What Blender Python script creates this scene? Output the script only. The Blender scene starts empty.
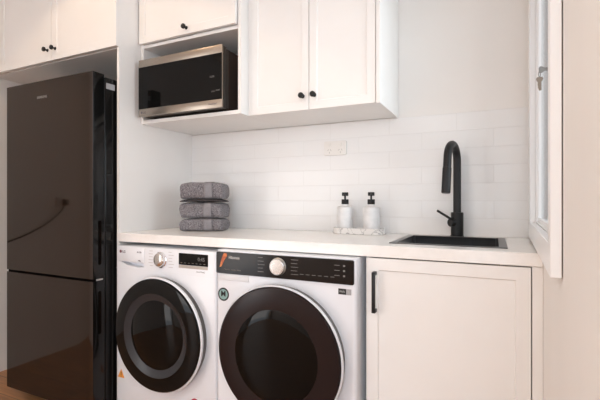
import bpy, bmesh, math, random
from mathutils import Vector, Matrix, noise
random.seed(7)
PI = math.pi
S = bpy.context.scene
C = S.collection

# ------------------------------------------------------------------ materials
def mat(name, col, rough=.5, metal=0., spec=.5, coat=0., coat_rough=.03):
    m = bpy.data.materials.new(name); m.use_nodes = True
    b = m.node_tree.nodes['Principled BSDF']
    b.inputs['Base Color'].default_value = (*col, 1)
    b.inputs['Roughness'].default_value = rough
    b.inputs['Metallic'].default_value = metal
    b.inputs['Specular IOR Level'].default_value = spec
    b.inputs['Coat Weight'].default_value = coat
    b.inputs['Coat Roughness'].default_value = coat_rough
    return m
def bsdf(m): return m.node_tree.nodes['Principled BSDF']
def N(m, t, **kw):
    n = m.node_tree.nodes.new(t)
    for k, v in kw.items(): setattr(n, k, v)
    return n
def L(m, a, b): m.node_tree.links.new(a, b)
def noise_tint(m, c1, c2, scale, detail=3, bump=0, coords='Object', stretch=(1,1,1), dist=.002):
    tc = N(m, 'ShaderNodeTexCoord'); mp = N(m, 'ShaderNodeMapping'); mp.inputs['Scale'].default_value = stretch
    nz = N(m, 'ShaderNodeTexNoise'); nz.inputs['Scale'].default_value = scale; nz.inputs['Detail'].default_value = detail
    L(m, tc.outputs[coords], mp.inputs['Vector']); L(m, mp.outputs[0], nz.inputs['Vector'])
    cr = N(m, 'ShaderNodeValToRGB'); cr.color_ramp.elements[0].color = (*c1, 1); cr.color_ramp.elements[1].color = (*c2, 1)
    cr.color_ramp.elements[0].position = .35; cr.color_ramp.elements[1].position = .65
    L(m, nz.outputs['Fac'], cr.inputs[0]); L(m, cr.outputs[0], bsdf(m).inputs['Base Color'])
    if bump:
        bp = N(m, 'ShaderNodeBump'); bp.inputs['Strength'].default_value = bump; bp.inputs['Distance'].default_value = dist
        L(m, nz.outputs['Fac'], bp.inputs['Height']); L(m, bp.outputs[0], bsdf(m).inputs['Normal'])
    return m
M = {}
M['cab'] = noise_tint(mat('cabinet_white', (.8,.78,.75), .38), (.80,.785,.765), (.815,.80,.78), 6)
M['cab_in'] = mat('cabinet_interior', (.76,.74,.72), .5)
M['paint'] = noise_tint(mat('wall_paint', (.8,.76,.71), .6), (.79,.765,.735), (.81,.785,.755), 3, bump=.05)
M['ceil'] = mat('ceiling_paint', (.85,.84,.82), .8)
M['trim'] = mat('trim_white', (.87,.885,.90), .35)
M['stone'] = noise_tint(mat('worktop_stone', (.84,.80,.77), .22), (.82,.80,.775), (.85,.83,.805), 40)
M['wash'] = mat('appliance_white', (.74,.755,.79), .28, coat=.3)
M['wash2'] = mat('appliance_white_trim', (.70,.71,.73), .35)
M['fridge'] = mat('fridge_dark_steel', (.014,.009,.0065), .06, spec=.32)
bsdf(M['fridge']).inputs['Specular Tint'].default_value = (1,.76,.62,1)
M['fridge_side'] = mat('fridge_black_side', (.005,.005,.005), .12, spec=.3)
M['seam'] = mat('seam_black', (.002,.002,.002), .9, spec=0)
M['dialcap'] = mat('brushed_dial', (.58,.56,.54), .16, metal=1)
M['rubber'] = mat('black_rubber', (.01,.01,.01), .6)
M['blackmatte'] = mat('matte_black_metal', (.007,.007,.0075), .42, spec=.35)
M['blackglass'] = mat('black_glass', (.004,.004,.004), .05, spec=.18)
M['darkpanel'] = mat('dark_panel', (.009,.0065,.0055), .12, spec=.2)
M['bronzeglass'] = mat('smoked_door_glass', (.012,.0085,.008), .09)
M['bezel'] = mat('door_bezel_dark', (.016,.010,.010), .2, spec=.18)
M['greyglass'] = mat('grey_door_ring', (.026,.027,.031), .25, spec=.3)
M['drumdark'] = mat('drum_dark', (.003,.003,.003), .05, spec=.16)
M['chrome'] = mat('chrome', (.8,.8,.82), .12, metal=1)
M['silver'] = mat('silver_knob', (.60,.58,.56), .28, metal=1)
M['steel'] = noise_tint(mat('stainless', (.5,.48,.45), .3, metal=1), (.34,.295,.25), (.43,.38,.33), 40, stretch=(1,1,60))
M['steeldark'] = mat('dark_stainless', (.10,.09,.08), .35, metal=.7)
M['mwside'] = mat('microwave_side', (.045,.032,.027), .4, metal=.3)
M['gunmetal'] = mat('gunmetal_sink', (.09,.09,.09), .34, metal=.85)
M['sinkin'] = mat('sink_inner', (.028,.032,.036), .4, metal=.3)
M['letter'] = mat('grey_lettering', (.42,.41,.40), .4)
M['letterdim'] = mat('dim_lettering', (.20,.19,.18), .4)
M['letterdark'] = mat('dark_lettering', (.16,.14,.15), .4)
M['red'] = mat('red_print', (.45,.02,.05), .4)
M['maroon'] = mat('maroon_print', (.16,.05,.07), .4)
M['orange'] = noise_tint(mat('orange_print', (.8,.2,.03), .35), (.40,.07,.015), (.75,.24,.05), 60)
M['amber'] = mat('amber_print', (.75,.30,.05), .4)
M['teal'] = mat('teal_print', (.22,.36,.34), .4)
M['labelgrey'] = mat('grey_print', (.35,.35,.36), .4)
M['plate'] = mat('outlet_plastic', (.77,.74,.70), .35)
M['slot'] = mat('outlet_slot', (.40,.38,.36), .5)
M['gold'] = mat('brass_key', (.26,.22,.18), .35, metal=.9)
M['nickel'] = mat('nickel_key', (.26,.26,.25), .35, metal=.9)
M['carpet'] = mat('cord_rubber', (.01,.01,.01), .5)
# ceramic bottles / marble
M['ceramic'] = noise_tint(mat('white_ceramic', (.8,.79,.78), .3), (.62,.62,.62), (.70,.69,.69), 30)
def marble():
    m = mat('marble', (.8,.79,.77), .25)
    tc = N(m,'ShaderNodeTexCoord'); nz = N(m,'ShaderNodeTexNoise'); nz.inputs['Scale'].default_value = 9; nz.inputs['Detail'].default_value = 6
    nz.inputs['Distortion'].default_value = 1.2
    cr = N(m,'ShaderNodeValToRGB'); e = cr.color_ramp.elements
    e[0].position = .485; e[0].color = (.72,.70,.68,1); e[1].position = .515; e[1].color = (.72,.70,.68,1)
    n = e.new(.5); n.color = (.34,.33,.33,1)
    L(m, tc.outputs['Object'], nz.inputs['Vector']); L(m, nz.outputs['Fac'], cr.inputs[0]); L(m, cr.outputs[0], bsdf(m).inputs['Base Color'])
    return m
M['marble'] = marble()
# splashback tiles
def tiles():
    m = mat('splash_tiles', (.8,.78,.76), .30)
    tc = N(m,'ShaderNodeTexCoord'); sx = N(m,'ShaderNodeSeparateXYZ'); cx = N(m,'ShaderNodeCombineXYZ')
    L(m, tc.outputs['Object'], sx.inputs[0]); L(m, sx.outputs['X'], cx.inputs['X']); so = N(m,'ShaderNodeMath', operation='SUBTRACT'); so.inputs[1].default_value = .9; L(m, sx.outputs['Z'], so.inputs[0]); L(m, so.outputs[0], cx.inputs['Y'])
    br = N(m,'ShaderNodeTexBrick'); br.offset = .5
    br.inputs['Scale'].default_value = 1; br.inputs['Brick Width'].default_value = .302; br.inputs['Row Height'].default_value = .0785
    br.inputs['Mortar Size'].default_value = .0016; br.inputs['Mortar Smooth'].default_value = .3
    br.inputs['Color1'].default_value = (.80,.79,.78,1); br.inputs['Color2'].default_value = (.79,.78,.768,1)
    br.inputs['Mortar'].default_value = (.76,.748,.735,1)
    L(m, cx.outputs[0], br.inputs['Vector']); L(m, br.outputs['Color'], bsdf(m).inputs['Base Color'])
    nz = N(m,'ShaderNodeTexNoise'); nz.inputs['Scale'].default_value = 9; nz.inputs['Detail'].default_value = 1
    L(m, tc.outputs['Object'], nz.inputs['Vector'])
    mx = N(m,'ShaderNodeMath', operation='MULTIPLY_ADD'); mx.inputs[1].default_value = -1.0
    L(m, br.outputs['Fac'], mx.inputs[0]); ml = N(m,'ShaderNodeMath', operation='MULTIPLY'); ml.inputs[1].default_value = .9
    L(m, nz.outputs['Fac'], ml.inputs[0]); L(m, ml.outputs[0], mx.inputs[2])
    bp = N(m,'ShaderNodeBump'); bp.inputs['Strength'].default_value = .5; bp.inputs['Distance'].default_value = .0015
    L(m, mx.outputs[0], bp.inputs['Height']); L(m, bp.outputs[0], bsdf(m).inputs['Normal'])
    return m
M['tiles'] = tiles()
def floorwood():
    m = mat('oak_floor', (.4,.2,.08), .32)
    tc = N(m,'ShaderNodeTexCoord'); br = N(m,'ShaderNodeTexBrick'); br.offset = .37
    br.inputs['Brick Width'].default_value = 1.5; br.inputs['Row Height'].default_value = .13; br.inputs['Scale'].default_value = 1
    br.inputs['Mortar Size'].default_value = .0015
    br.inputs['Color1'].default_value = (.52,.25,.09,1); br.inputs['Color2'].default_value = (.40,.18,.06,1); br.inputs['Mortar'].default_value = (.08,.04,.02,1)
    L(m, tc.outputs['Object'], br.inputs['Vector'])
    mp = N(m,'ShaderNodeMapping'); mp.inputs['Scale'].default_value = (1.5,22,1)
    nz = N(m,'ShaderNodeTexNoise'); nz.inputs['Scale'].default_value = 3; nz.inputs['Detail'].default_value = 6
    L(m, tc.outputs['Object'], mp.inputs['Vector']); L(m, mp.outputs[0], nz.inputs['Vector'])
    mx = N(m,'ShaderNodeMix', data_type='RGBA', blend_type='MULTIPLY'); mx.inputs[0].default_value = .7
    cr = N(m,'ShaderNodeValToRGB'); cr.color_ramp.elements[0].color = (.45,.42,.4,1); cr.color_ramp.elements[0].position = .3
    cr.color_ramp.elements[1].color = (1.25,1.2,1.15,1); cr.color_ramp.elements[1].position = .7
    L(m, nz.outputs['Fac'], cr.inputs[0]); L(m, br.outputs['Color'], mx.inputs[6]); L(m, cr.outputs[0], mx.inputs[7])
    L(m, mx.outputs[2], bsdf(m).inputs['Base Color'])
    return m
M['floor'] = floorwood()
def terry():
    m = mat('grey_terry', (.2,.17,.18), .95, spec=.1)
    tc = N(m,'ShaderNodeTexCoord'); nz = N(m,'ShaderNodeTexNoise'); nz.inputs['Scale'].default_value = 210; nz.inputs['Detail'].default_value = 3
    L(m, tc.outputs['Object'], nz.inputs['Vector'])
    cr = N(m,'ShaderNodeValToRGB'); cr.color_ramp.elements[0].color = (.095,.087,.092,1); cr.color_ramp.elements[0].position = .36
    cr.color_ramp.elements[1].color = (.285,.265,.28,1); cr.color_ramp.elements[1].position = .64
    L(m, nz.outputs['Fac'], cr.inputs[0]); L(m, cr.outputs[0], bsdf(m).inputs['Base Color'])
    bp = N(m,'ShaderNodeBump'); bp.inputs['Strength'].default_value = 1; bp.inputs['Distance'].default_value = .004
    L(m, nz.outputs['Fac'], bp.inputs['Height']); L(m, bp.outputs[0], bsdf(m).inputs['Normal'])
    bsdf(m).inputs['Sheen Weight'].default_value = .15
    return m
M['terry'] = terry()
M['terryband'] = noise_tint(mat('grey_woven_band', (.28,.25,.26), .85, spec=.15), (.21,.195,.205), (.26,.245,.255), 200, stretch=(1,1,6))
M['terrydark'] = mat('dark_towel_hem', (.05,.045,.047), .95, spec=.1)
def glassmat():
    m = bpy.data.materials.new('window_glass'); m.use_nodes = True; nt = m.node_tree
    nt.nodes.remove(nt.nodes['Principled BSDF']); out = nt.nodes['Material Output']
    tr = nt.nodes.new('ShaderNodeBsdfTransparent'); tr.inputs[0].default_value = (.95,.97,.97,1)
    gl = nt.nodes.new('ShaderNodeBsdfGlossy'); gl.inputs['Roughness'].default_value = .02
    fr = nt.nodes.new('ShaderNodeFresnel'); fr.inputs['IOR'].default_value = 1.45
    mx = nt.nodes.new('ShaderNodeMixShader')
    nt.links.new(fr.outputs[0], mx.inputs[0]); nt.links.new(tr.outputs[0], mx.inputs[1]); nt.links.new(gl.outputs[0], mx.inputs[2])
    nt.links.new(mx.outputs[0], out.inputs[0]); return m
M['glass'] = glassmat()
def emis(name, col, s):
    m = mat(name, col, .5); bsdf(m).inputs['Emission Color'].default_value = (*col, 1); bsdf(m).inputs['Emission Strength'].default_value = s; return m
M['lamp'] = emis('lamp_diffuser', (1,.80,.58), 12)
M['led'] = emis('display_digits', (.9,.75,.5), .35)

# ------------------------------------------------------------------ geometry helpers
def box(bm, x0, x1, y0, y1, z0, z1, bev=0, seg=2):
    r = bmesh.ops.create_cube(bm, size=1)
    vs = r['verts']
    bmesh.ops.scale(bm, vec=(abs(x1-x0), abs(y1-y0), abs(z1-z0)), verts=vs)
    bmesh.ops.translate(bm, vec=((x0+x1)/2, (y0+y1)/2, (z0+z1)/2), verts=vs)
    if bev:
        es = {e for v in vs for e in v.link_edges}
        bmesh.ops.bevel(bm, geom=list(es), offset=bev, segments=seg, profile=.5, affect='EDGES')
    return vs
def bx(*a, bev=0, seg=2):
    bm = bmesh.new(); box(bm, *a, bev=bev, seg=seg); return bm
def lathe(prof, axis='Z', center=(0,0,0), n=48, bm=None, cap0=True, cap1=True):
    """prof: list of (radius, height along axis)"""
    bm = bm or bmesh.new(); rings = []
    for r, h in prof:
        ring = []
        for i in range(n):
            a = 2*PI*i/n; u, v = r*math.cos(a), r*math.sin(a)
            p = {'Z': (u, v, h), 'Y': (u, h, v), 'X': (h, u, v)}[axis]
            ring.append(bm.verts.new((p[0]+center[0], p[1]+center[1], p[2]+center[2])))
        rings.append(ring)
    for a, b in zip(rings, rings[1:]):
        for i in range(n): bm.faces.new((a[i], a[(i+1)%n], b[(i+1)%n], b[i]))
    if cap0: bm.faces.new(rings[0])
    if cap1: bm.faces.new(rings[-1])
    bmesh.ops.recalc_face_normals(bm, faces=bm.faces)
    return bm
def tube(pts, rad, n=12, bm=None):
    """pts: list of Vectors; rad: number or list"""
    bm = bm or bmesh.new(); pts = [Vector(p) for p in pts]; rings = []
    prev = None
    for i, p in enumerate(pts):
        d = (pts[min(i+1, len(pts)-1)] - pts[max(i-1, 0)]).normalized()
        if prev is None:
            up = Vector((0,0,1)) if abs(d.z) < .9 else Vector((1,0,0)); a = d.cross(up).normalized()
        else:
            a = (prev - d*prev.dot(d)).normalized()
        prev = a; b = d.cross(a); r = rad[i] if isinstance(rad, (list, tuple)) else rad
        rings.append([bm.verts.new(p + (a*math.cos(t*2*PI/n) + b*math.sin(t*2*PI/n))*r) for t in range(n)])
    for u, v in zip(rings, rings[1:]):
        for i in range(n): bm.faces.new((u[i], u[(i+1)%n], v[(i+1)%n], v[i]))
    bm.faces.new(rings[0]); bm.faces.new(rings[-1])
    bmesh.ops.recalc_face_normals(bm, faces=bm.faces)
    return bm
def prism(outline, y0, y1, bm=None, axis='Y'):
    """outline in (x,z), extruded y0..y1 (or outline in (x,y), extruded in z)"""
    bm = bm or bmesh.new()
    f = (lambda p, t: (p[0], t, p[1])) if axis == 'Y' else ((lambda p, t: (p[0], p[1], t)) if axis == 'Z' else (lambda p, t: (t, p[0], p[1])))
    a = [bm.verts.new(f(p, y0)) for p in outline]; b = [bm.verts.new(f(p, y1)) for p in outline]
    n = len(outline)
    bm.faces.new(a); bm.faces.new(b)
    for i in range(n): bm.faces.new((a[i], a[(i+1)%n], b[(i+1)%n], b[i]))
    bmesh.ops.recalc_face_normals(bm, faces=bm.faces)
    return bm
def rrect(x0, x1, z0, z1, r, n=6):
    pts = []
    for cx, cz, a0 in ((x1-r, z1-r, 0), (x0+r, z1-r, 90), (x0+r, z0+r, 180), (x1-r, z0+r, 270)):
        for i in range(n+1):
            a = math.radians(a0 + 90*i/n); pts.append((cx+r*math.cos(a), cz+r*math.sin(a)))
    return pts
def link(name, bm, m, parent=None, smooth=True, angle=35, bevel=0):
    me = bpy.data.meshes.new(name); 
    if parent is not None:
        root = parent
        while root.parent: root = root.parent
        if not root.get('_local'): bmesh.ops.translate(bm, vec=-root.location, verts=bm.verts)
    bm.to_mesh(me); bm.free()
    o = bpy.data.objects.new(name, me); C.objects.link(o); o.parent = parent
    me.materials.append(m)
    if smooth:
        for p in me.polygons: p.use_smooth = True
        try: me.set_sharp_from_angle(angle=math.radians(angle))
        except Exception: pass
    if bevel:
        b = o.modifiers.new('bevel', 'BEVEL'); b.width = bevel; b.segments = 2; b.limit_method = 'ANGLE'; b.angle_limit = math.radians(40)
    return o
def tag(o, label, cat, group=None):
    o['label'] = label; o['category'] = cat
    if group: o['group'] = group
    return o
def thing(name, label, cat, loc, rz=0, group=None, local=False):
    o = bpy.data.objects.new(name, None); C.objects.link(o); o.location = loc; o.rotation_euler = (0,0,rz)
    o.empty_display_size = .05
    if local: o['_local'] = 1
    return tag(o, label, cat, group)
def struct(name, bm, m, parent=None, **k):
    o = link(name, bm, m, parent, **k)
    if parent is None: o['kind'] = 'structure'
    return o
def merge(*bms):
    out = bms[0]
    for b in bms[1:]:
        me = bpy.data.meshes.new('tmp'); b.to_mesh(me); out.from_mesh(me); b.free(); bpy.data.meshes.remove(me)
    return out
def text_bm(s, size, x, y, z, face='front', depth=.0006, align='LEFT', bold=0):
    cu = bpy.data.curves.new('tmptext', 'FONT'); cu.body = s; cu.size = size; cu.extrude = depth; cu.align_x = align; cu.offset = bold
    ob = bpy.data.objects.new('tmptext', cu); C.objects.link(ob)
    dg = bpy.context.evaluated_depsgraph_get(); me = bpy.data.meshes.new_from_object(ob.evaluated_get(dg))
    bm = bmesh.new(); bm.from_mesh(me)
    bpy.data.objects.remove(ob); bpy.data.curves.remove(cu); bpy.data.meshes.remove(me)
    R = Matrix.Rotation(PI/2, 4, 'X')                      # text faces -Y
    if face == 'right': R = Matrix.Rotation(PI/2, 4, 'Z') @ R   # text faces +X
    bmesh.ops.transform(bm, matrix=Matrix.Translation((x, y, z)) @ R, verts=bm.verts)
    return bm
def shaker(x0, x1, z0, z1, yf, th=.018, stile=.052, dep=.006):
    """framed door with a flat sunken panel, front face at y=yf"""
    bm = bmesh.new(); box(bm, x0, x1, yf, yf+th, z0, z1)
    bm.faces.ensure_lookup_table()
    f = min(bm.faces, key=lambda f: f.calc_center_median().y)
    bmesh.ops.inset_region(bm, faces=[f], thickness=stile, depth=0)
    bmesh.ops.inset_region(bm, faces=[f], thickness=.003, depth=-dep)
    return bm
def knob(parent, x, yf, z):
    bm = lathe([(.009,0),(.0075,-.003),(.0048,-.006),(.0048,-.012),(.008,-.0155),(.0118,-.018),(.0125,-.0225),(.0115,-.026),(.008,-.028)],
               'Y', (x, yf, z), 24)
    return link('knob', bm, M['blackmatte'], parent)

# ------------------------------------------------------------------ the room
ZC = 2.6
XL, YB, YF = -2.75, 1.948, -2.3
def wx(y): return .133 + .0317*(y-1.403)                      # right wall face
struct('floor', bx(XL-.1, 2.2, YF-.1, YB+.1, -.05, 0), M['floor'], smooth=False)
struct('ceiling', bx(XL-.1, 2.2, YF-.1, YB+.1, ZC, ZC+.05), M['ceil'], smooth=False)
struct('wall_back', bx(XL-.1, .35, YB, YB+.1, 0, ZC), M['paint'], smooth=False)
struct('wall_left', merge(bx(XL-.1, XL, -.95, YB, 0, ZC), bx(XL-.1, XL, YF, -2.15, 0, ZC), bx(XL-.1, XL, -2.15, -.95, 2.15, ZC)), M['paint'], smooth=False)  # opening in the unseen stretch is added to let warm fill in
struct('wall_front', merge(bx(XL-.1, -.3, YF-.1, YF, 0, ZC), bx(1.7, 2.2, YF-.1, YF, 0, ZC), bx(-.3, 1.7, YF-.1, YF, 2.25, ZC)), M['paint'], smooth=False)  # unseen wall, gap added for the front fill
# right wall with the window opening, slightly out of square with the back wall
WY0, WY1, WZ0, WZ1 = .952, 1.79, .975, 2.12
def wall_piece(bm, y0, y1, z0, z1):
    vs = []
    for y in (y0, y1):
        for x in (wx(y), wx(y)+.14):
            for z in (z0, z1): vs.append(bm.verts.new((x, y, z)))
    a = vs
    for q in ((0,1,3,2),(4,6,7,5),(0,4,5,1),(2,3,7,6),(0,2,6,4),(1,5,7,3)): bm.faces.new([a[i] for i in q])
bm = bmesh.new()
wall_piece(bm, .35, WY0, 0, ZC); wall_piece(bm, WY1, YB, 0, ZC); wall_piece(bm, WY0, WY1, 0, WZ0); wall_piece(bm, WY0, WY1, WZ1, ZC)
bmesh.ops.remove_doubles(bm, verts=bm.verts, dist=.0001); bmesh.ops.recalc_face_normals(bm, faces=bm.faces)
struct('wall_right', bm, M['paint'], smooth=False)
struct('wall_return', bx(.24, 2.2, .35, .45, 0, ZC), M['paint'], smooth=False)
struct('wall_far_right', bx(2.1, 2.2, YF, .35, 0, ZC), M['paint'], smooth=False)
# tiled splashback
bm = bx(-1.654, wx(1.94)-.001, 1.940, YB, .9, 1.449)
o = struct('trim_1', bm, M['tiles'], smooth=False)
o.location = (0,0,0)

# window on the right wall: proud timber surround, sash, glass
def skew(bm):                                                   # local (d = distance off wall, y, z) to world
    for v in bm.verts: v.co.x = wx(v.co.y) + v.co.x
    return bm
D0 = -.021
WYa, WYb, WZa, WZb = .90, 1.905, .912, 2.19
w = bpy.data.objects.new('window_1', None); C.objects.link(w); w['kind'] = 'structure'; w.location = (wx(1.3), 1.3, 1.5)
fr = merge(bx(D0, -.002, WYa, WY0, WZa, WZb), bx(D0, -.002, WY1, WYb, WZa, WZb), bx(D0, -.002, WY0, WY1, WZa, WZ0), bx(D0, -.002, WY0, WY1, WZ1, WZb))
struct('window_frame', skew(fr), M['trim'], w, bevel=.0015)
rv = merge(bx(-.002, .12, WY0, WY0+.004, WZ0, WZ1), bx(-.002, .12, WY1-.004, WY1, WZ0, WZ1), bx(-.002, .12, WY0, WY1, WZ0, WZ0+.004), bx(-.002, .12, WY0, WY1, WZ1-.004, WZ1))
struct('window_reveal', skew(rv), M['trim'], w, smooth=False)
s0, s1, t0, t1 = WY0+.004, WY1-.004, WZ0+.004, WZ1-.004
sa = merge(bx(.006, .036, s0, s0+.02, t0, t1), bx(.006, .036, s1-.014, s1, t0, t1), bx(.006, .036, s0+.02, s1-.014, t0, t0+.014), bx(.006, .036, s0+.02, s1-.014, t1-.02, t1))
struct('window_sash', skew(sa), M['trim'], w, bevel=.001)
struct('window_pane', skew(bx(.016, .020, s0+.02, s1-.014, t0+.014, t1-.02)), M['glass'], w, smooth=False)

# keys hanging in the window lock
ky, kz = .985, 1.333
kx = wx(ky) - .008
lk = lathe([(.008,0),(.008,-.006),(.005,-.008)], 'X', (kx, ky, kz), 20); struct('window_lock', lk, M['nickel'], w)
def key_bm(c, along, up, L1=.028, bowr=.0125):
    """flat key: bow at c, blade running along 'along'"""
    al, u = Vector(along).normalized(), Vector(up).normalized(); nn = al.cross(u).normalized()
    bm = bmesh.new()
    out = []
    for i in range(20):
        a = 2*PI*i/20; r = bowr*(1+.12*math.cos(3*a)); 
        if abs(a) < .3 or abs(a-2*PI) < .3: continue
        out.append((r*math.cos(a), r*math.sin(a)))
    out = [(bowr*.95,.0035)] + out + [(bowr*.95,-.0035),(bowr+L1*.4,-.0035),(bowr+L1*.5,-.0022),(bowr+L1*.62,-.0035),(bowr+L1*.75,-.002),(bowr+L1,-.0012),(bowr+L1,.0035)]
    A = [bm.verts.new(Vector(c)+al*p[0]+u*p[1]-nn*.001) for p in out]; B = [bm.verts.new(Vector(c)+al*p[0]+u*p[1]+nn*.001) for p in out]
    bm.faces.new(A); bm.faces.new(B); n = len(out)
    for i in range(n): bm.faces.new((A[i],A[(i+1)%n],B[(i+1)%n],B[i]))
    bmesh.ops.recalc_face_normals(bm, faces=bm.faces); return bm
cx = kx - .0215
tag(link('window_key', key_bm((cx, ky, kz), (1,0,0), (0,0,1), .010, .0066), M['nickel'], bevel=.0003), 'grey metal key pushed into the lock of the white window', 'key')
ring = [(cx-.004+.002*math.cos(a), ky+.004*math.cos(a), kz-.0095+.0055*math.sin(a)) for a in [i*2*PI/20 for i in range(21)]]
tag(link('key_ring', tube(ring, .0010, 8), M['nickel']), 'tiny metal ring joining the hanging key to the key in the lock', 'key ring')
tag(link('hanging_key', key_bm((cx-.004, ky, kz-.0205), (0,0,-1), (1,0,0), .0165, .0063), M['gold'], bevel=.0003), 'brownish key hanging loose below the key in the window lock', 'key')

# ------------------------------------------------------------------ joinery
# tall end panel between fridge and worktop
tag(link('end_panel', bx(-1.669, -1.654, 1.4095, YB-.001, 0, 2.5), M['cab'], bevel=.001), 'tall white end panel standing between the dark refrigerator and the worktop', 'panel')
# cabinet over the fridge
t = thing('fridge_cabinet', 'white overhead cabinet with two framed doors above the dark refrigerator', 'cabinet', (-2.2, 1.67, 1.81))
link('body', merge(bx(XL, -1.669, 1.412, 1.43, 1.826, 2.5), bx(XL, -1.669, 1.43, YB, 1.826, 1.842)), M['cab'], t, smooth=False)
link('underside', bx(XL, -1.669, 1.425, YB, 1.81, 1.826), M['cab_in'], t, smooth=False)
for x0, x1, kxx in ((-2.62, -2.1475, -2.176), (-2.1445, -1.653, -2.112)):
    d = link('door', shaker(x0, x1, 1.81, 2.49, 1.391, stile=.055), M['cab'], t, smooth=False, bevel=.001); knob(d, kxx, 1.391, 1.868)
link('filler_strip', bx(-2.745, -2.623, 1.393, 1.411, 1.81, 2.49), M['cab'], t, smooth=False)

# microwave cabinet
X0, X1 = -1.652, -1.035
t = thing('microwave_cabinet', 'white wall cabinet with one framed door over an open microwave niche', 'cabinet', (-1.34, 1.74, 1.45))
link('side_panel', bx(X0, X0+.016, 1.545, YB-.002, 1.453, 2.49), M['cab'], t, smooth=False, bevel=.0008)
link('side_panel', bx(X1-.016, X1, 1.545, YB-.002, 1.453, 2.49), M['cab'], t, smooth=False, bevel=.0008)
link('bottom_shelf', bx(X0+.016, X1-.016, 1.545, YB-.002, 1.453, 1.471), M['cab'], t, smooth=False, bevel=.0008)
link('top_shelf', bx(X0+.016, X1-.016, 1.547, YB-.002, 1.842, 1.858), M['cab'], t, smooth=False, bevel=.0008)
link('back_panel', bx(X0+.016, X1-.016, 1.93, YB-.002, 1.471, 1.842), M['cab_in'], t, smooth=False)
d = link('door', shaker(X0+.004, X1-.018, 1.860, 2.49, 1.5265, stile=.055), M['cab'], t, smooth=False, bevel=.001); knob(d, -1.336, 1.5265, 1.889)

# two-door wall cabinet
t = thing('wall_cabinet', 'white two door wall cabinet hanging above the tiled splashback', 'cabinet', (-.72, 1.78, 1.45))
link('body', merge(bx(-1.033, -.428, 1.622, YB-.002, 1.453, 1.471), bx(-1.033, -.428, 1.622, 1.64, 1.471, 2.49)), M['cab'], t, smooth=False)
link('end_panel', bx(-.427, -.411, 1.600, YB-.002, 1.450, 2.49), M['cab'], t, smooth=False, bevel=.0008)
for x0, x1, kxx in ((-1.018, -.7245, -.752), (-.7215, -.430, -.697)):
    d = link('door', shaker(x0, x1, 1.452, 2.49, 1.602, stile=.050), M['cab'], t, smooth=False, bevel=.001); knob(d, kxx, 1.602, 1.512)
link('filler_strip', bx(-1.0335, -1.0195, 1.604, 1.621, 1.453, 2.49), M['cab'], t, smooth=False)

# base cabinet under the sink
t = thing('sink_cabinet', 'white base cabinet with one framed door below the black sink', 'cabinet', (-.16, 1.65, 0))
link('body', merge(bx(-.411, -.395, 1.426, YB-.002, .12, .858), bx(-.395, .10, 1.426, YB-.002, .12, .136), bx(-.395,.10,1.426,1.442,.136,.60)), M['cab'], t, smooth=False)
d = link('door', shaker(-.410, .101, .125, .855, 1.405, stile=.058), M['cab'], t, smooth=False, bevel=.001)
hp = [(-.379, 1.405, .667), (-.379, 1.388, .667), (-.379, 1.381, .671), (-.379, 1.379, .680), (-.379, 1.379, .796), (-.379, 1.381, .805), (-.379, 1.388, .809), (-.379, 1.405, .809)]
hb = bmesh.new()
for (a, b) in ((.667, .679), (.797, .809)): box(hb, -.384, -.371, 1.377, 1.405, a, b, bev=.002)
link('handle', merge(hb, bx(-.384, -.371, 1.3765, 1.3855, .668, .808, bev=.003)), M['blackmatte'], d)
link('filler_strip', bx(.104, wx(1.41)-.001, 1.407, 1.425, .0, .858), M['cab'], t, smooth=False)
link('kickboard', bx(-.41, .103, 1.455, 1.471, 0, .118), M['cab'], t, smooth=False)

# worktop with a sink cut-out
sx0, sx1, sy0, sy1 = -.350, .041, 1.496, 1.872
def ring_slab(x0, x1, y0, y1, hx0, hx1, hy0, hy1, z0, z1):
    bm = bmesh.new()
    xs, ys = (x0, hx0, hx1, x1), (y0, hy0, hy1, y1); g = {}
    for k, z in enumerate((z0, z1)):
        for i, x in enumerate(xs):
            for j, y in enumerate(ys): g[i,j,k] = bm.verts.new((x,y,z))
    for i in range(3):
        for j in range(3):
            if i == 1 and j == 1: continue
            bm.faces.new((g[i,j,1], g[i+1,j,1], g[i+1,j+1,1], g[i,j+1,1])); bm.faces.new((g[i,j,0], g[i,j+1,0], g[i+1,j+1,0], g[i+1,j,0]))
    for (a, b) in (((0,0),(1,0)),((1,0),(2,0)),((2,0),(3,0)),((3,0),(3,1)),((3,1),(3,2)),((3,2),(3,3)),((3,3),(2,3)),((2,3),(1,3)),((1,3),(0,3)),((0,3),(0,2)),((0,2),(0,1)),((0,1),(0,0)),
                   ((1,1),(2,1)),((2,1),(2,2)),((2,2),(1,2)),((1,2),(1,1))):
        bm.faces.new((g[a[0],a[1],0], g[b[0],b[1],0], g[b[0],b[1],1], g[a[0],a[1],1]))
    bmesh.ops.recalc_face_normals(bm, faces=bm.faces); return bm
wt = ring_slab(-1.653, wx(1.41)-.002, 1.402, 1.9395, sx0+.012, sx1-.012, sy0+.008, sy1-.012, .8595, .9)
tag(link('worktop', wt, M['stone'], smooth=False, bevel=.0015), 'white stone worktop running over both washing machines and the sink cabinet', 'worktop')

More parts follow.
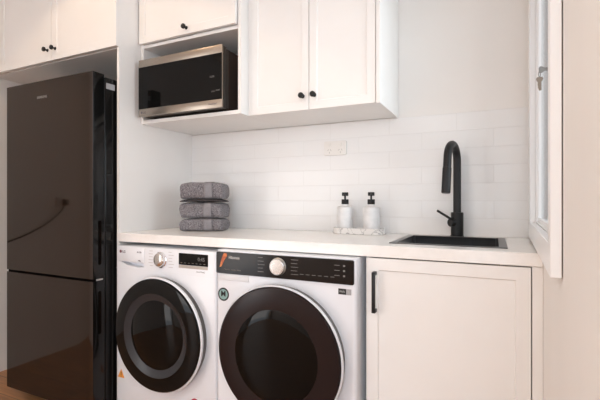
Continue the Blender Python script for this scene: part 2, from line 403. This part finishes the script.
# sink
t = thing('sink', 'square black drop-in sink set into the right end of worktop', 'sink', ((sx0+sx1)/2, (sy0+sy1)/2, .9))
link('rim', ring_slab(sx0, sx1, sy0, sy1, sx0+.026, sx1-.026, sy0+.014, sy1-.022, .9002, .9030), M['gunmetal'], t, smooth=False, bevel=.001)
a0, a1, b0, b1 = sx0+.024, sx1-.024, sy0+.0125, sy1-.02
bm = bmesh.new()
box(bm, a0, a1, b0, b1, .70, .9025)
bmesh.ops.delete(bm, geom=[f for f in bm.faces if f.calc_center_median().z > .902], context='FACES')
bs = bmesh.ops.bevel(bm, geom=[e for e in bm.edges if not e.is_boundary], offset=.012, segments=3, affect='EDGES')
bowl = link('bowl', bm, M['sinkin'], t); sm = bowl.modifiers.new('thick', 'SOLIDIFY'); sm.thickness = .002; sm.offset = 1
link('drain', lathe([(.0, .7035),(.02,.7035),(.035,.7055),(.04,.7035)], 'Z', ((a0+a1)/2, (b0+b1)/2, 0), 32, cap0=False, cap1=False), M['gunmetal'], bowl)

# tap
tx, ty = -.146, 1.904
t = thing('tap', 'matte black gooseneck mixer tap standing behind the black sink', 'tap', (tx, ty, .9))
link('base', lathe([(.0285,.9001),(.0285,.904),(.026,.906),(.026,1.004),(.024,1.006)], 'Z', (tx, ty, 0), 40), M['blackmatte'], t)
dirv = Vector((-.026, -.13, 0)); R_ = .068; dn = dirv.normalized(); cz = 1.228
pts = [Vector((tx, ty, 1.003)), Vector((tx, ty, 1.10))]
for i in range(0, 25):
    a = PI*i/24*.97; pts.append(Vector((tx, ty, cz)) + dn*(R_ - R_*math.cos(a)) + Vector((0,0,R_*math.sin(a))))
end = pts[-1]; dd = (pts[-1]-pts[-2]).normalized()
pts.append(end + dd*.042)
link('spout', tube(pts, .0162, 20), M['blackmatte'], t)
e0 = pts[-1]; link('spray_head', tube([e0, e0+dd*.001, e0+dd*.0015, e0+dd*.103, e0+dd*.106], [.0150,.0150,.0178,.0178,.0160], 24), M['blackmatte'], t)
hv = Vector((-.72, -.69, 0)).normalized()
hub = Vector((tx, ty, .962)); hh = tube([hub+hv*.018, hub+hv*.036, hub+hv*.038], [.0185,.0185,.017], 28)
h = link('lever_hub', hh, M['blackmatte'], t)
l0 = hub+hv*.030+Vector((0,0,.012))
link('lever', tube([l0, l0+hv*.012+Vector((0,0,.008)), l0+hv*.058+Vector((0,0,.040))+Vector((-.012,0,0))], [.006,.0055,.005], 12), M['blackmatte'], h)

# ------------------------------------------------------------------ worktop things
# folded towels
def towel(label, z, rz, dx, dy, W, Dp, H, seed, dark=False):
    t = thing('folded_towel', label, 'towel', (-1.385+dx, 1.728+dy, z), rz, 'grey towels stacked on the worktop', local=True)
    def slab(x0, x1, y0, y1, z0, z1, sd, amp=.006):
        bm = bmesh.new(); nx, nr = 40, 44; rings = []
        cyy, czz, hy, hz = (y0+y1)/2, (z0+z1)/2, (y1-y0)/2, (z1-z0)/2
        for i in range(nx+1):
            u = i/nx; x = x0+(x1-x0)*u; e = min(u, 1-u)*(x1-x0)
            k = 1 if e > .012 else math.sqrt(max(0, 1-(1-e/.012)**2))*.35+.65
            ring = []
            for j in range(nr):
                a = 2*PI*j/nr; ca, sa = math.cos(a), math.sin(a); p = .34
                yy = cyy + hy*(1-(1-k)*hz/hy)*math.copysign(abs(ca)**p, ca); zz = czz + hz*k*math.copysign(abs(sa)**(p*1.35), sa)
                nv = noise.noise(Vector((x*16+sd, yy*16, zz*16))); n2 = noise.noise(Vector((x*70+sd, yy*70, zz*70)))
                d = amp*nv+.0012*n2
                ring.append(bm.verts.new((x + .004*noise.noise(Vector((sd, yy*20, zz*30))), yy - d*2.2, max(z0+.0002, zz - (.011*abs(2*u-1)**5*(zz-z0)/(z1-z0)) + (d*.3-.0012 if zz > czz else abs(d)*.15)))))
            rings.append(ring)
        for r0, r1 in zip(rings, rings[1:]):
            for j in range(nr): bm.faces.new((r0[j], r0[(j+1)%nr], r1[(j+1)%nr], r1[j]))
        bm.faces.new(rings[0]); bm.faces.new(rings[-1]); bmesh.ops.recalc_face_normals(bm, faces=bm.faces); return bm
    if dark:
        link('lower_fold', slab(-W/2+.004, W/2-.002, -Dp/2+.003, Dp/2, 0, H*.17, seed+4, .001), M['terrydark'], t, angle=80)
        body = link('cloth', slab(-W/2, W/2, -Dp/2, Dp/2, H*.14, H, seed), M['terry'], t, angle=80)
    else:
        body = link('cloth', slab(-W/2, W/2, -Dp/2, Dp/2, 0, H, seed), M['terry'], t, angle=80)
    # woven band wrapped over front fold
    bm = bmesh.new(); nr = 26; R0 = []; zb = H*.15 if dark else 0
    xa, xb = .018, .058; hz, cz_ = (H-zb)/2, (H+zb)/2; rings = []
    for i in range(6):
        x = xa+(xb-xa)*i/5; ring = []
        for j in range(nr):
            a = PI*.5 + PI*j/(nr-1); ca, sa = math.cos(a), math.sin(a)
            yy = (Dp/2+.0012)*math.copysign(abs(ca)**.34, ca) - .0008; zz = cz_ + (hz+.0006)*math.copysign(abs(sa)**.459, sa)
            nv = noise.noise(Vector((x*16+seed, yy*16, zz*16))); d = .006*nv
            ring.append(bm.verts.new((x, yy - d*2.2 - .0014, max(zb+.001, zz + (d*.3-.0012 if zz > cz_ else abs(d)*.15)) )))
        rings.append(ring)
    for r0, r1 in zip(rings, rings[1:]):
        for j in range(nr-1): bm.faces.new((r0[j], r0[j+1], r1[j+1], r1[j]))
    bmesh.ops.recalc_face_normals(bm, faces=bm.faces)
    b = link('woven_band', bm, M['terryband'], t, angle=80); sd = b.modifiers.new('t','SOLIDIFY'); sd.thickness = .001; sd.offset = 0
    return t
A = math.radians(24)
towel('grey folded towel at the bottom of the stack, lying on the white worktop', .9005, A, .004, 0, .222, .20, .066, 1)
towel('grey folded towel in the middle of the stack of three', 0.9660, A-.02, .000, .003, .222, .20, .084, 9)
towel('grey folded towel on top of the stack, with a darker lower fold', 1.0495, A+.03, .002, 0, .224, .20, .104, 17, dark=True)

# tray and dispensers
trx, try_ = -.578, 1.852
t = thing('tray', 'narrow white marble tray under the two soap dispensers', 'tray', (trx, try_, .9))
bm = prism([(x+trx, y+try_) for x, y in rrect(-.125, .125, -.046, .046, .045, 10)], 0.9002, .928, axis='Z')
f = max(bm.faces, key=lambda f: f.calc_center_median().z)
bmesh.ops.inset_region(bm, faces=[f], thickness=.006, depth=0); bmesh.ops.inset_region(bm, faces=[f], thickness=.002, depth=-.016)
link('dish', bm, M['marble'], t, bevel=.002)
def dispenser(x, label, flip=1):
    t = thing('soap_dispenser', label, 'soap dispenser', (x, try_, .9102), 0, 'white soap dispensers on the marble tray')
    z = .9125
    link('bottle', lathe([(.035,z),(.0378,z+.003),(.0384,z+.010),(.0382,z+.107),(.036,z+.114),(.029,z+.1175),(.019,z+.119),(.0165,z+.121),(.0165,z+.128)], 'Z', (x,try_,0), 44), M['ceramic'], t)
    link('collar', lathe([(.0165,z+.1275),(.0172,z+.1285),(.0172,z+.150),(.016,z+.151)], 'Z', (x,try_,0), 32), M['blackmatte'], t)
    link('pump_stem', lathe([(.0045,z+.150),(.0045,z+.168)], 'Z', (x,try_,0), 16), M['blackmatte'], t)
    hd = merge(lathe([(.0145,z+.167),(.0155,z+.168),(.0155,z+.182),(.0145,z+.184)], 'Z', (x,try_,0), 28),
               tube([(x, try_-.008, z+.173), (x+.009, try_-.030, z+.172), (x+.011, try_-.036, z+.169)], [.0055,.005,.0045], 12))
    link('pump_head', hd, M['blackmatte'], t)
dispenser(-.645, 'white soap dispenser with black pump on the tray, nearer the towels')
dispenser(-.517, 'white soap dispenser with black pump on the tray, nearer the sink')

# double power outlet
t = thing('power_outlet', 'white double power outlet on the tiled splashback', 'outlet', (-.7335, 1.94, 1.3225))
link('cover_plate', prism(rrect(-.786, -.667, 1.2865, 1.3585, .006), 1.9295, 1.9398), M['plate'], t, bevel=.0015)
for xx in (-.756, -.697):
    link('switch', bx(xx-.007, xx+.007, 1.9262, 1.9300, 1.331, 1.348, bev=.001), M['plate'], t)
    sk = bmesh.new()
    for dx, dz, an in ((-.007,.0045,.5), (.007,.0045,-.5), (0,-.0085,0)):
        v = box(sk, -.0011, .0011, 1.9289, 1.9297, -.0045, .0045); bmesh.ops.rotate(sk, verts=v, cent=(0,1.929,0), matrix=Matrix.Rotation(an,3,'Y')); bmesh.ops.translate(sk, verts=v, vec=(xx+dx,0,1.309+dz))
    link('socket_slots', sk, M['slot'], t, smooth=False)

# ------------------------------------------------------------------ refrigerator
FX0, FX1, FY = -2.358, -1.683, 1.286
t = thing('refrigerator', 'tall glossy dark brown two door refrigerator left of the end panel', 'refrigerator', (-2.01, 1.6, 0))
link('body', bx(FX0+.003, FX1-.003, FY+.072, 1.93, .04, 1.652, bev=.004), M['fridge_side'], t)
link('gasket', bx(FX0+.002, FX1-.006, FY+.0621, FY+.0719, .07, 1.645), M['rubber'], t, smooth=False)
link('seam_strip', bx(FX0+.0008, FX1-.002, FY+.009, FY+.0619, .6781, .6899), M['seam'], t, smooth=False)
def fdoor(z0, z1):
    n = 24; W = FX1-FX0; pts = []
    def yf(x):                                       # slightly bowed front
        u = (x-(FX0+FX1)/2)/(W/2); return FY + .0009*u*u + (.0035*(u-.72)**2/.0784 if u > .72 else 0) - .001
    r = .003
    for i in range(n+1):
        x = FX0+r+(W-2*r)*i/n; pts.append((x, yf(x)))
    pts += [(FX1-.0008, FY+.0025), (FX1, FY+.005), (FX1, FY+.062), (FX0, FY+.062), (FX0, FY+.005), (FX0+.0008, FY+.0025)]
    return prism(pts, z0, z1, axis='Z')
def cut_grip(o, z0, z1):
    c = prism(rrect(FY+.030, FY+.048, z0, z1, .0088, 8), FX1-.016, FX1+.01, axis='X')
    me = bpy.data.meshes.new('cut'); bmesh.ops.translate(c, vec=-o.parent.location, verts=c.verts); c.to_mesh(me); c.free()
    co = bpy.data.objects.new('cut', me); C.objects.link(co); co.parent = o.parent
    b = o.modifiers.new('grip','BOOLEAN'); b.object = co; b.operation = 'DIFFERENCE'; b.solver = 'EXACT'
    bpy.context.view_layer.update()
    dg = bpy.context.evaluated_depsgraph_get(); nm = bpy.data.meshes.new_from_object(o.evaluated_get(dg))
    old = o.data; o.modifiers.clear(); o.data = nm; bpy.data.objects.remove(co)
    for p in o.data.polygons: p.use_smooth = True
    o.data.set_sharp_from_angle(angle=math.radians(35))
def blacksides(o):
    o.data.materials.append(M['fridge_side'])
    for p in o.data.polygons:
        if abs(p.normal.x) > .9: p.material_index = 1
d1 = link('door', fdoor(.690, 1.661), M['fridge'], t)
cut_grip(d1, .753, .963); blacksides(d1)
d2 = link('door', fdoor(.062, .678), M['fridge'], t)
cut_grip(d2, .425, .63); blacksides(d2)
link('door_hinge', bx(FX1-.001, FX1+.003, FY+.02, FY+.055, .680, .688, bev=.001), M['silver'], t)
link('logo', text_bm('SAMSUNG', .0175, -2.090, FY-.0035, 1.572, bold=.0004), M['letterdim'], d1, smooth=False)
link('energy_sticker', bx(FX1-.0035, FX1-.0024, 1.362, 1.412, 1.597, 1.625), M['labelgrey'], t, smooth=False)
link('foot', merge(bx(FX0+.02, FX1-.02, FY+.09, 1.9, .012, .045), *[lathe([(.02,0),(.02,.014)], 'Z', (x,y,0), 16) for x in (FX0+.06, FX1-.06) for y in (FY+.12, 1.87)]), M['rubber'], t)

# power cord on the left wall (seen mirrored in the fridge doors)
t = thing('power_lead', 'black power lead hanging from left wall socket, mirrored in the refrigerator door', 'power lead', (XL+.02, .69, 1.06))
link('plug', bx(XL+.009, XL+.045, .680, .712, 1.022, 1.066, bev=.006), M['carpet'], t)
cp = []
for i in range(25):
    u = i/24; cp.append((XL+.02+.004*math.sin(u*9), 0.695+.545*u, 1.035-.262*(u**.62)-.03*math.sin(u*PI)))
cp += [(XL+.02, 1.29, .76), (XL+.02, 1.345, .70), (XL+.02, 1.37, .55), (XL+.02, 1.375, .2), (XL+.022, 1.375, .02), (XL+.04, 1.38, .0065), (XL+.10, 1.40, .0062)]
link('cable', tube(cp, .0048, 10), M['carpet'], t)
t = thing('wall_socket', 'white socket plate on left wall holding the black plug', 'outlet', (XL, .69, 1.06))
link('cover_plate', bx(XL+.0005, XL+.0085, 0.637, .753, 1.009, 1.081, bev=.002), M['plate'], t)

# ------------------------------------------------------------------ microwave
mx0, mx1, mz0, mz1, my = -1.622, -1.107, 1.480, 1.764, 1.500
t = thing('microwave', 'black and stainless steel microwave standing in the open cabinet niche', 'microwave', (-1.364, 1.7, 1.471))
link('body', bx(mx0+.006, mx1-.004, my+.040, 1.915, mz0+.002, mz1-.008, bev=.003), M['mwside'], t)
link('door_edge', bx(mx0+.003, mx1-.002, my+.012, my+.038, mz0, mz1-.001, bev=.002), M['steeldark'], t)
link('top_band', bx(mx0, mx1, my, my+.012, 1.727, mz1, bev=.0015), M['steel'], t)
bb = link('bottom_band', bx(mx0, mx1, my, my+.012, mz0, 1.517, bev=.0015), M['steel'], t)
gd = link('door_glass', bx(mx0, mx1, my+.001, my+.012, 1.5175, 1.7265), M['blackglass'], t, smooth=False)
link('side_trim', bx(mx1-.0001, mx1+.0022, my+.0005, my+.006, mz0+.002, mz1-.002), M['steel'], t, smooth=False)
link('logo', merge(lathe([(.0065,0),(.0065,-.0006)], 'Y', (mx0+.022, my, 1.4985), 24), text_bm('LG', .015, mx0+.032, my-.0006, 1.493, bold=.0003)), M['letterdark'], bb, smooth=False)
link('lettering', text_bm('NeoChef', .012, mx1-.075, my-.0006, 1.495), M['letterdark'], bb, smooth=False)
gl = merge(text_bm('STOP', .008, mx1-.06, my+.0005, 1.553), text_bm('START', .008, mx1-.035, my+.0005, 1.556), text_bm('12:00', .012, mx1-.07, my+.0005, 1.62))
link('lettering', gl, M['letterdim'], gd, smooth=False)
link('side_trim', bx(mx1-.0041, mx1-.0034, my+.046, my+.056, mz0+.004, mz1-.01), M['steeldark'], t, smooth=False)
for x in (mx0+.05, mx1-.06):
    for y in (my+.07, 1.88): link('foot', lathe([(.012,1.4712),(.012,mz0+.003)], 'Z', (x,y,0), 16), M['rubber'], t)
link('vent_slots', merge(*[bx(mx1-.0045, mx1-.0034, 1.66+.016*i, 1.664+.016*i, 1.60, 1.70) for i in range(8)]), M['rubber'], t, smooth=False)

# ------------------------------------------------------------------ washing machines
def carve(o, c):
    me = bpy.data.meshes.new('cut'); bmesh.ops.translate(c, vec=-o.parent.location, verts=c.verts); c.to_mesh(me); c.free()
    co = bpy.data.objects.new('cut', me); C.objects.link(co); co.parent = o.parent
    b = o.modifiers.new('grip','BOOLEAN'); b.object = co; b.operation = 'DIFFERENCE'; b.solver = 'EXACT'
    bpy.context.view_layer.update()
    dg = bpy.context.evaluated_depsgraph_get(); nm = bpy.data.meshes.new_from_object(o.evaluated_get(dg))
    o.modifiers.clear(); o.data = nm; bpy.data.objects.remove(co)
    for p in o.data.polygons: p.use_smooth = True
    o.data.set_sharp_from_angle(angle=math.radians(35))
def washer_body(t, x0, x1, yf, H, depth=.52):
    out = [(x0, yf+.014)]
    for i in range(7):
        a = PI+ PI/2*i/6; out.append((x0+.014+.014*math.cos(a), yf+.014+.014*math.sin(a)))
    for i in range(7):
        a = -PI/2+ PI/2*i/6; out.append((x1-.014+.014*math.cos(a), yf+.014+.014*math.sin(a)))
    out = out[1:] + [(x1, yf+depth), (x0, yf+depth)]
    b = link('body', prism(out, .03, H, axis='Z'), M['wash'], t, bevel=.003)
    for x in (x0+.06, x1-.06):
        for y in (yf+.06, yf+depth-.06): link('foot', lathe([(.022,0),(.022,.012),(.012,.014),(.012,.031)], 'Z', (x,y,0), 16), M['rubber'], t)
    return b
# left washer (dark glass, grey ring)
x0, x1, yf, H = -1.648, -1.052, 1.388, .841
t = thing('washing_machine', 'white front loader with plain white control panel, beside the refrigerator', 'washing machine', (-1.35, 1.65, 0), 0, 'front loaders under the worktop')
wb = washer_body(t, x0, x1, yf, H)
carve(wb, prism([(x0+.030,.7670),(-1.466,.7670),(-1.466,.747),(-1.50,.744),(-1.57,.750)], yf-.01, yf+.030))
link('panel_seam', bx(x0+.002, x1-.002, yf-.0006, yf+.004, .7325, .7338), M['wash2'], t, smooth=False)
dr = link('detergent_drawer', bx(x0+.012, -1.462, yf-.0025, yf+.004, .768, .838, bev=.002), M['wash'], t)
link('logo', lathe([(.0075,0),(.0075,-.0008)], 'Y', (x0+.034, yf-.0025, .8145), 24), M['maroon'], dr)
link('lettering', text_bm('LG', .017, x0+.045, yf-.003, .8085, bold=.0003), M['letterdark'], dr, smooth=False)
link('lettering', text_bm('AI DD', .011, -1.508, yf-.003, .812), M['letterdark'], dr, smooth=False)
link('lettering', text_bm('9.0kg', .008, -1.500, yf-.003, .774), M['letterdark'], dr, smooth=False)
kc = (-1.362, yf, .789)
kb = link('program_dial', lathe([(.036,-.0005),(.036,-.003),(.0325,-.005),(.0325,-.013),(.031,-.015)], 'Y', kc, 48), M['chrome'], t)
link('dial_cap', lathe([(.0275,-.0145),(.0275,-.0165),(.026,-.0175)], 'Y', kc, 48), M['dialcap'], kb)
lc = random.Random(3); M['pale'] = mat('pale_print', (.50,.48,.48), .5)
for side in (-1, 1):
    ticks = bmesh.new()
    for i in range(6):
        w_ = .018+lc.random()*.014; xx = kc[0]+side*(.046 if side > 0 else .048)
        xa = xx if side > 0 else xx-w_
        box(ticks, xa, xa+w_, yf-.0006, yf-.0001, .825-.0135*i, .8275-.0135*i)
    link('program_marks', ticks, M['pale'], t, smooth=False)
dp = link('display', prism(rrect(-1.256, -1.096, .7755, .8265, .002), yf-.0015, yf+.002), M['blackglass'], t, smooth=False)
link('digits', text_bm('0:45', .022, -1.150, yf-.0020, .797), M['letterdim'], dp, smooth=False)
link('display_marks', merge(*[bx(-1.245+.021*i, -1.236+.021*i, yf-.0019, yf-.0014, .7835, .7855) for i in range(7)]), M['letterdim'], dp, smooth=False)
link('button_strip', bx(-1.256, -1.098, yf-.0015, yf+.002, .7615, .7745), mat('warm_grey_strip', (.42,.38,.34), .3, metal=.4), t, smooth=False)
link('lettering', text_bm('SmartThinQ', .009, -1.158, yf-.0006, .7475), M['labelgrey'], t, smooth=False)
dc = (-1.350, yf, .462)
link('door_ring', lathe([(.246,.001),(.249,-.012),(.2555,-.029),(.246,-.031)], 'Y', dc, 96, cap1=False), M['steeldark'], t)
link('door_trim', lathe([(.2550,-.031),(.2560,-.034),(.2550,-.040),(.2500,-.044),(.2450,-.040)], 'Y', dc, 96, cap0=False, cap1=False), M['wash'], t)
dd_ = link('door', lathe([(.2485,-.035),(.2485,-.046),(.244,-.051),(.222,-.054),(.185,-.0545)], 'Y', dc, 96, cap1=False), M['blackglass'], t)
link('door_window_ring', lathe([(.186,-.0544),(.180,-.052),(.158,-.042),(.152,-.041)], 'Y', dc, 96, cap0=False, cap1=False), M['greyglass'], dd_)
link('door_window', lathe([(.153,-.0412),(.14,-.045),(.11,-.051),(.07,-.055),(.03,-.057),(.001,-.0575)], 'Y', dc, 96, cap0=False), M['drumdark'], dd_)
tri = prism([(-1.636,.209),(-1.592,.209),(-1.614,.250)], yf-.0006, yf+.0002); link('warning_sticker', tri, M['amber'], t, smooth=False)
link('warning_mark', merge(bx(-1.616,-1.612,yf-.0011,yf-.0005,.221,.237), bx(-1.616,-1.612,yf-.0011,yf-.0005,.2135,.218)), M['rubber'], t, smooth=False)
link('red_sticker', lathe([(.022,.0002),(.022,-.0006)], 'Y', (-1.166, yf, .180), 32), M['red'], t)

# right washer (black control panel, smoked door)
x0, x1, yf, H = -1.0275, -.431, 1.355, .8565
t = thing('washing_machine', 'white front loader with black control panel, beside the sink cabinet', 'washing machine', (-.7225, 1.62, 0), 0, 'front loaders under the worktop')
washer_body(t, x0, x1, yf, H, .55)
cp_ = link('control_panel', prism(rrect(x0+.0035, -.4385, .7635, .850, .006), yf-.006, yf+.01), M['darkpanel'], t, bevel=.001)
link('logo', text_bm('Hisense', .0165, -.962, yf-.0066, .8245, bold=.0004), M['letter'], cp_, smooth=False)
flame = [(-1.006,.788),(-1.003,.800),(-.998,.818),(-.990,.838),(-.984,.846),(-.972,.845),(-.970,.834),(-.983,.818),(-.991,.802),(-.999,.790)]
link('flame_sticker', prism(flame, yf-.0068, yf-.0055), M['orange'], cp_, smooth=False)
link('panel_lettering', merge(text_bm('* Inverter  PureJet  Steam', .0078, -.985, yf-.0066, .7785)), M['letterdim'], cp_, smooth=False)
kc = (-.736, yf-.006, .8085)
kb = link('program_dial', lathe([(.0335,0),(.0335,-.003),(.031,-.005),(.031,-.012),(.0295,-.014)], 'Y', kc, 48), M['silver'], cp_)
link('dial_cap', lathe([(.0275,-.0135),(.0275,-.0155),(.0265,-.0162)], 'Y', kc, 48), M['dialcap'], kb)
bm = bmesh.new()
for i in range(5): box(bm, -.826, -.804+.004*(i%3), yf-.0066, yf-.0058, .837-.0135*i, .8385-.0135*i)
link('program_marks', bm, M['letterdim'], cp_, smooth=False)
bm = bmesh.new()
for i in range(5):
    for xa, w_ in ((-.682, .030-.004*(i%2)),): box(bm, xa, xa+w_, yf-.0066, yf-.0058, .837-.0135*i, .8385-.0135*i)
for i in range(6): box(bm, -.645+.024*i, -.630+.024*i, yf-.0066, yf-.0058, .786, .7875)
link('program_marks', bm, M['letterdim'], cp_, smooth=False)
bm = bmesh.new()
for i in range(3):
    box(bm, -.510, -.490, yf-.0066, yf-.0058, .829-.018*i, .8305-.018*i); box(bm, -.477, -.470, yf-.0066, yf-.0058, .826-.018*i, .832-.018*i)
link('program_marks', bm, M['letterdim'], cp_, smooth=False)
link('detergent_drawer', bx(x0+.012, -.872, yf-.002, yf+.004, .735, .7615, bev=.0015), M['wash2'], t)
dc = (-.7225, yf, .486)
link('door_ring', lathe([(.250,.001),(.254,-.020),(.2600,-.036),(.250,-.037)], 'Y', dc, 96, cap1=False), M['steeldark'], t)
link('door_trim', lathe([(.2590,-.037),(.2602,-.040),(.2594,-.046),(.2560,-.050),(.250,-.046)], 'Y', dc, 96, cap0=False, cap1=False), M['wash'], t)
dd_ = link('door', lathe([(.2545,-.040),(.2545,-.052),(.250,-.057),(.228,-.060),(.172,-.0605)], 'Y', dc, 96, cap1=False), M['bezel'], t)
link('door_window', lathe([(.1725,-.0604),(.166,-.062),(.13,-.0645),(.07,-.066),(.001,-.0665)], 'Y', dc, 96, cap0=False), M['drumdark'], dd_)
sc_ = (-.992, yf, .677)
st = link('round_sticker', lathe([(.027,.0002),(.027,-.0006)], 'Y', sc_, 36), M['rubber'], t)
link('sticker_center', lathe([(.021,-.0004),(.021,-.0010)], 'Y', sc_, 36), M['teal'], st)
link('sticker_letter', text_bm('M', .032, sc_[0], yf-.0012, sc_[2]-.008, align='CENTER', bold=.0005), M['rubber'], st, smooth=False)
lb = link('info_label', bx(-.497, -.468, yf-.0006, yf+.0002, .727, .7475), M['rubber'], t, smooth=False)
link('info_label', bx(-.468, -.449, yf-.0006, yf+.0002, .727, .7475), M['labelgrey'], t, smooth=False)
link('label_lettering', merge(text_bm('WiFi', .011, -.494, yf-.0010, .7335), text_bm('5', .013, -.462, yf-.0010, .7325)), M['letter'], lb, smooth=False)

# ------------------------------------------------------------------ lamps
def downlight(x, y, power, label, col=(1,.80,.60), size=115, blend=.12, rad=.03):
    t = thing('ceiling_downlight', label, 'light', (x, y, ZC), 0, 'round downlights in the ceiling')
    link('trim_ring', lathe([(.050,ZC-.001),(.050,ZC-.004),(.038,ZC-.006)], 'Z', (x,y,0), 32, cap0=False, cap1=False), M['trim'], t)
    link('diffuser', lathe([(.037,ZC-.0025),(.037,ZC-.0015)], 'Z', (x,y,0), 32), M['lamp'], t)
    ld = bpy.data.lights.new('downlight', 'SPOT'); ld.energy = power; ld.color = col; ld.spot_size = math.radians(size); ld.spot_blend = blend; ld.shadow_soft_size = rad
    lo = bpy.data.objects.new('downlight_lamp', ld); C.objects.link(lo); lo.location = (x, y, ZC-.012)
downlight(-1.70, .80, 19, 'round ceiling downlight in front of the overhead fridge cabinet', col=(1,.70,.43))
downlight(-.95, -.1, 50, 'added unseen ceiling downlight nearest the camera side of the room', size=150, blend=.6, rad=.06, col=(1,.92,.85))  # added lamp, placed to reach the right wall and the fronts
downlight(-1.7, -1.3, 25, 'added unseen ceiling downlight over the far left of the room', size=150, blend=.6, rad=.05, col=(1,.93,.86))  # added lamp out of view, general warm fill
def area(name, loc, rot, sx, sy, power, col):
    ld = bpy.data.lights.new(name, 'AREA'); ld.shape = 'RECTANGLE'; ld.size = sx; ld.size_y = sy; ld.energy = power; ld.color = col
    lo = bpy.data.objects.new(name, ld); C.objects.link(lo); lo.location = loc; lo.rotation_euler = rot; return lo
# daylight entering by the window on the right wall; the other two are added fill, sources unseen
area('window_daylight', (.42, 1.37, 1.56), (0, PI/2, 0), 1.1, .8, 3, (.85,.93,1))
area('added_front_fill', (.7, YF-.15, 1.15), (PI/2, 0, 0), 1.9, 2.1, 26, (.80,.90,1))  # added fill for the cabinet fronts, shining through the unseen front gap
area('added_warm_fill', (XL-.12, -1.55, 1.15), (0, -PI/2, 0), 1.9, 1.1, 23, (1,.85,.72))  # added warm fill to brighten the right wall, no actual lamp there
wd = bpy.data.worlds.new('sky'); S.world = wd; wd.use_nodes = True
bg = wd.node_tree.nodes['Background']; bg.inputs[0].default_value = (.86,.92,1,1); bg.inputs[1].default_value = 4.5

# ------------------------------------------------------------------ camera
cd = bpy.data.cameras.new('camera'); cam = bpy.data.objects.new('camera', cd); C.objects.link(cam)
cd.sensor_width = 36; cd.lens = 36*406/600; cd.clip_start = .02
cam.location = (0, 0, 1.06); cam.rotation_euler = (PI/2, 0, math.radians(25.54))
S.camera = cam
S.view_settings.view_transform = 'Standard'; S.view_settings.look = 'None'; S.view_settings.gamma = 1; S.view_settings.use_curve_mapping = False
S.view_settings.exposure = -0.30
S.cycles.max_bounces = 10; S.cycles.diffuse_bounces = 6; S.cycles.use_denoising = True
for o in S.objects:
    if '_local' in o: del o['_local']
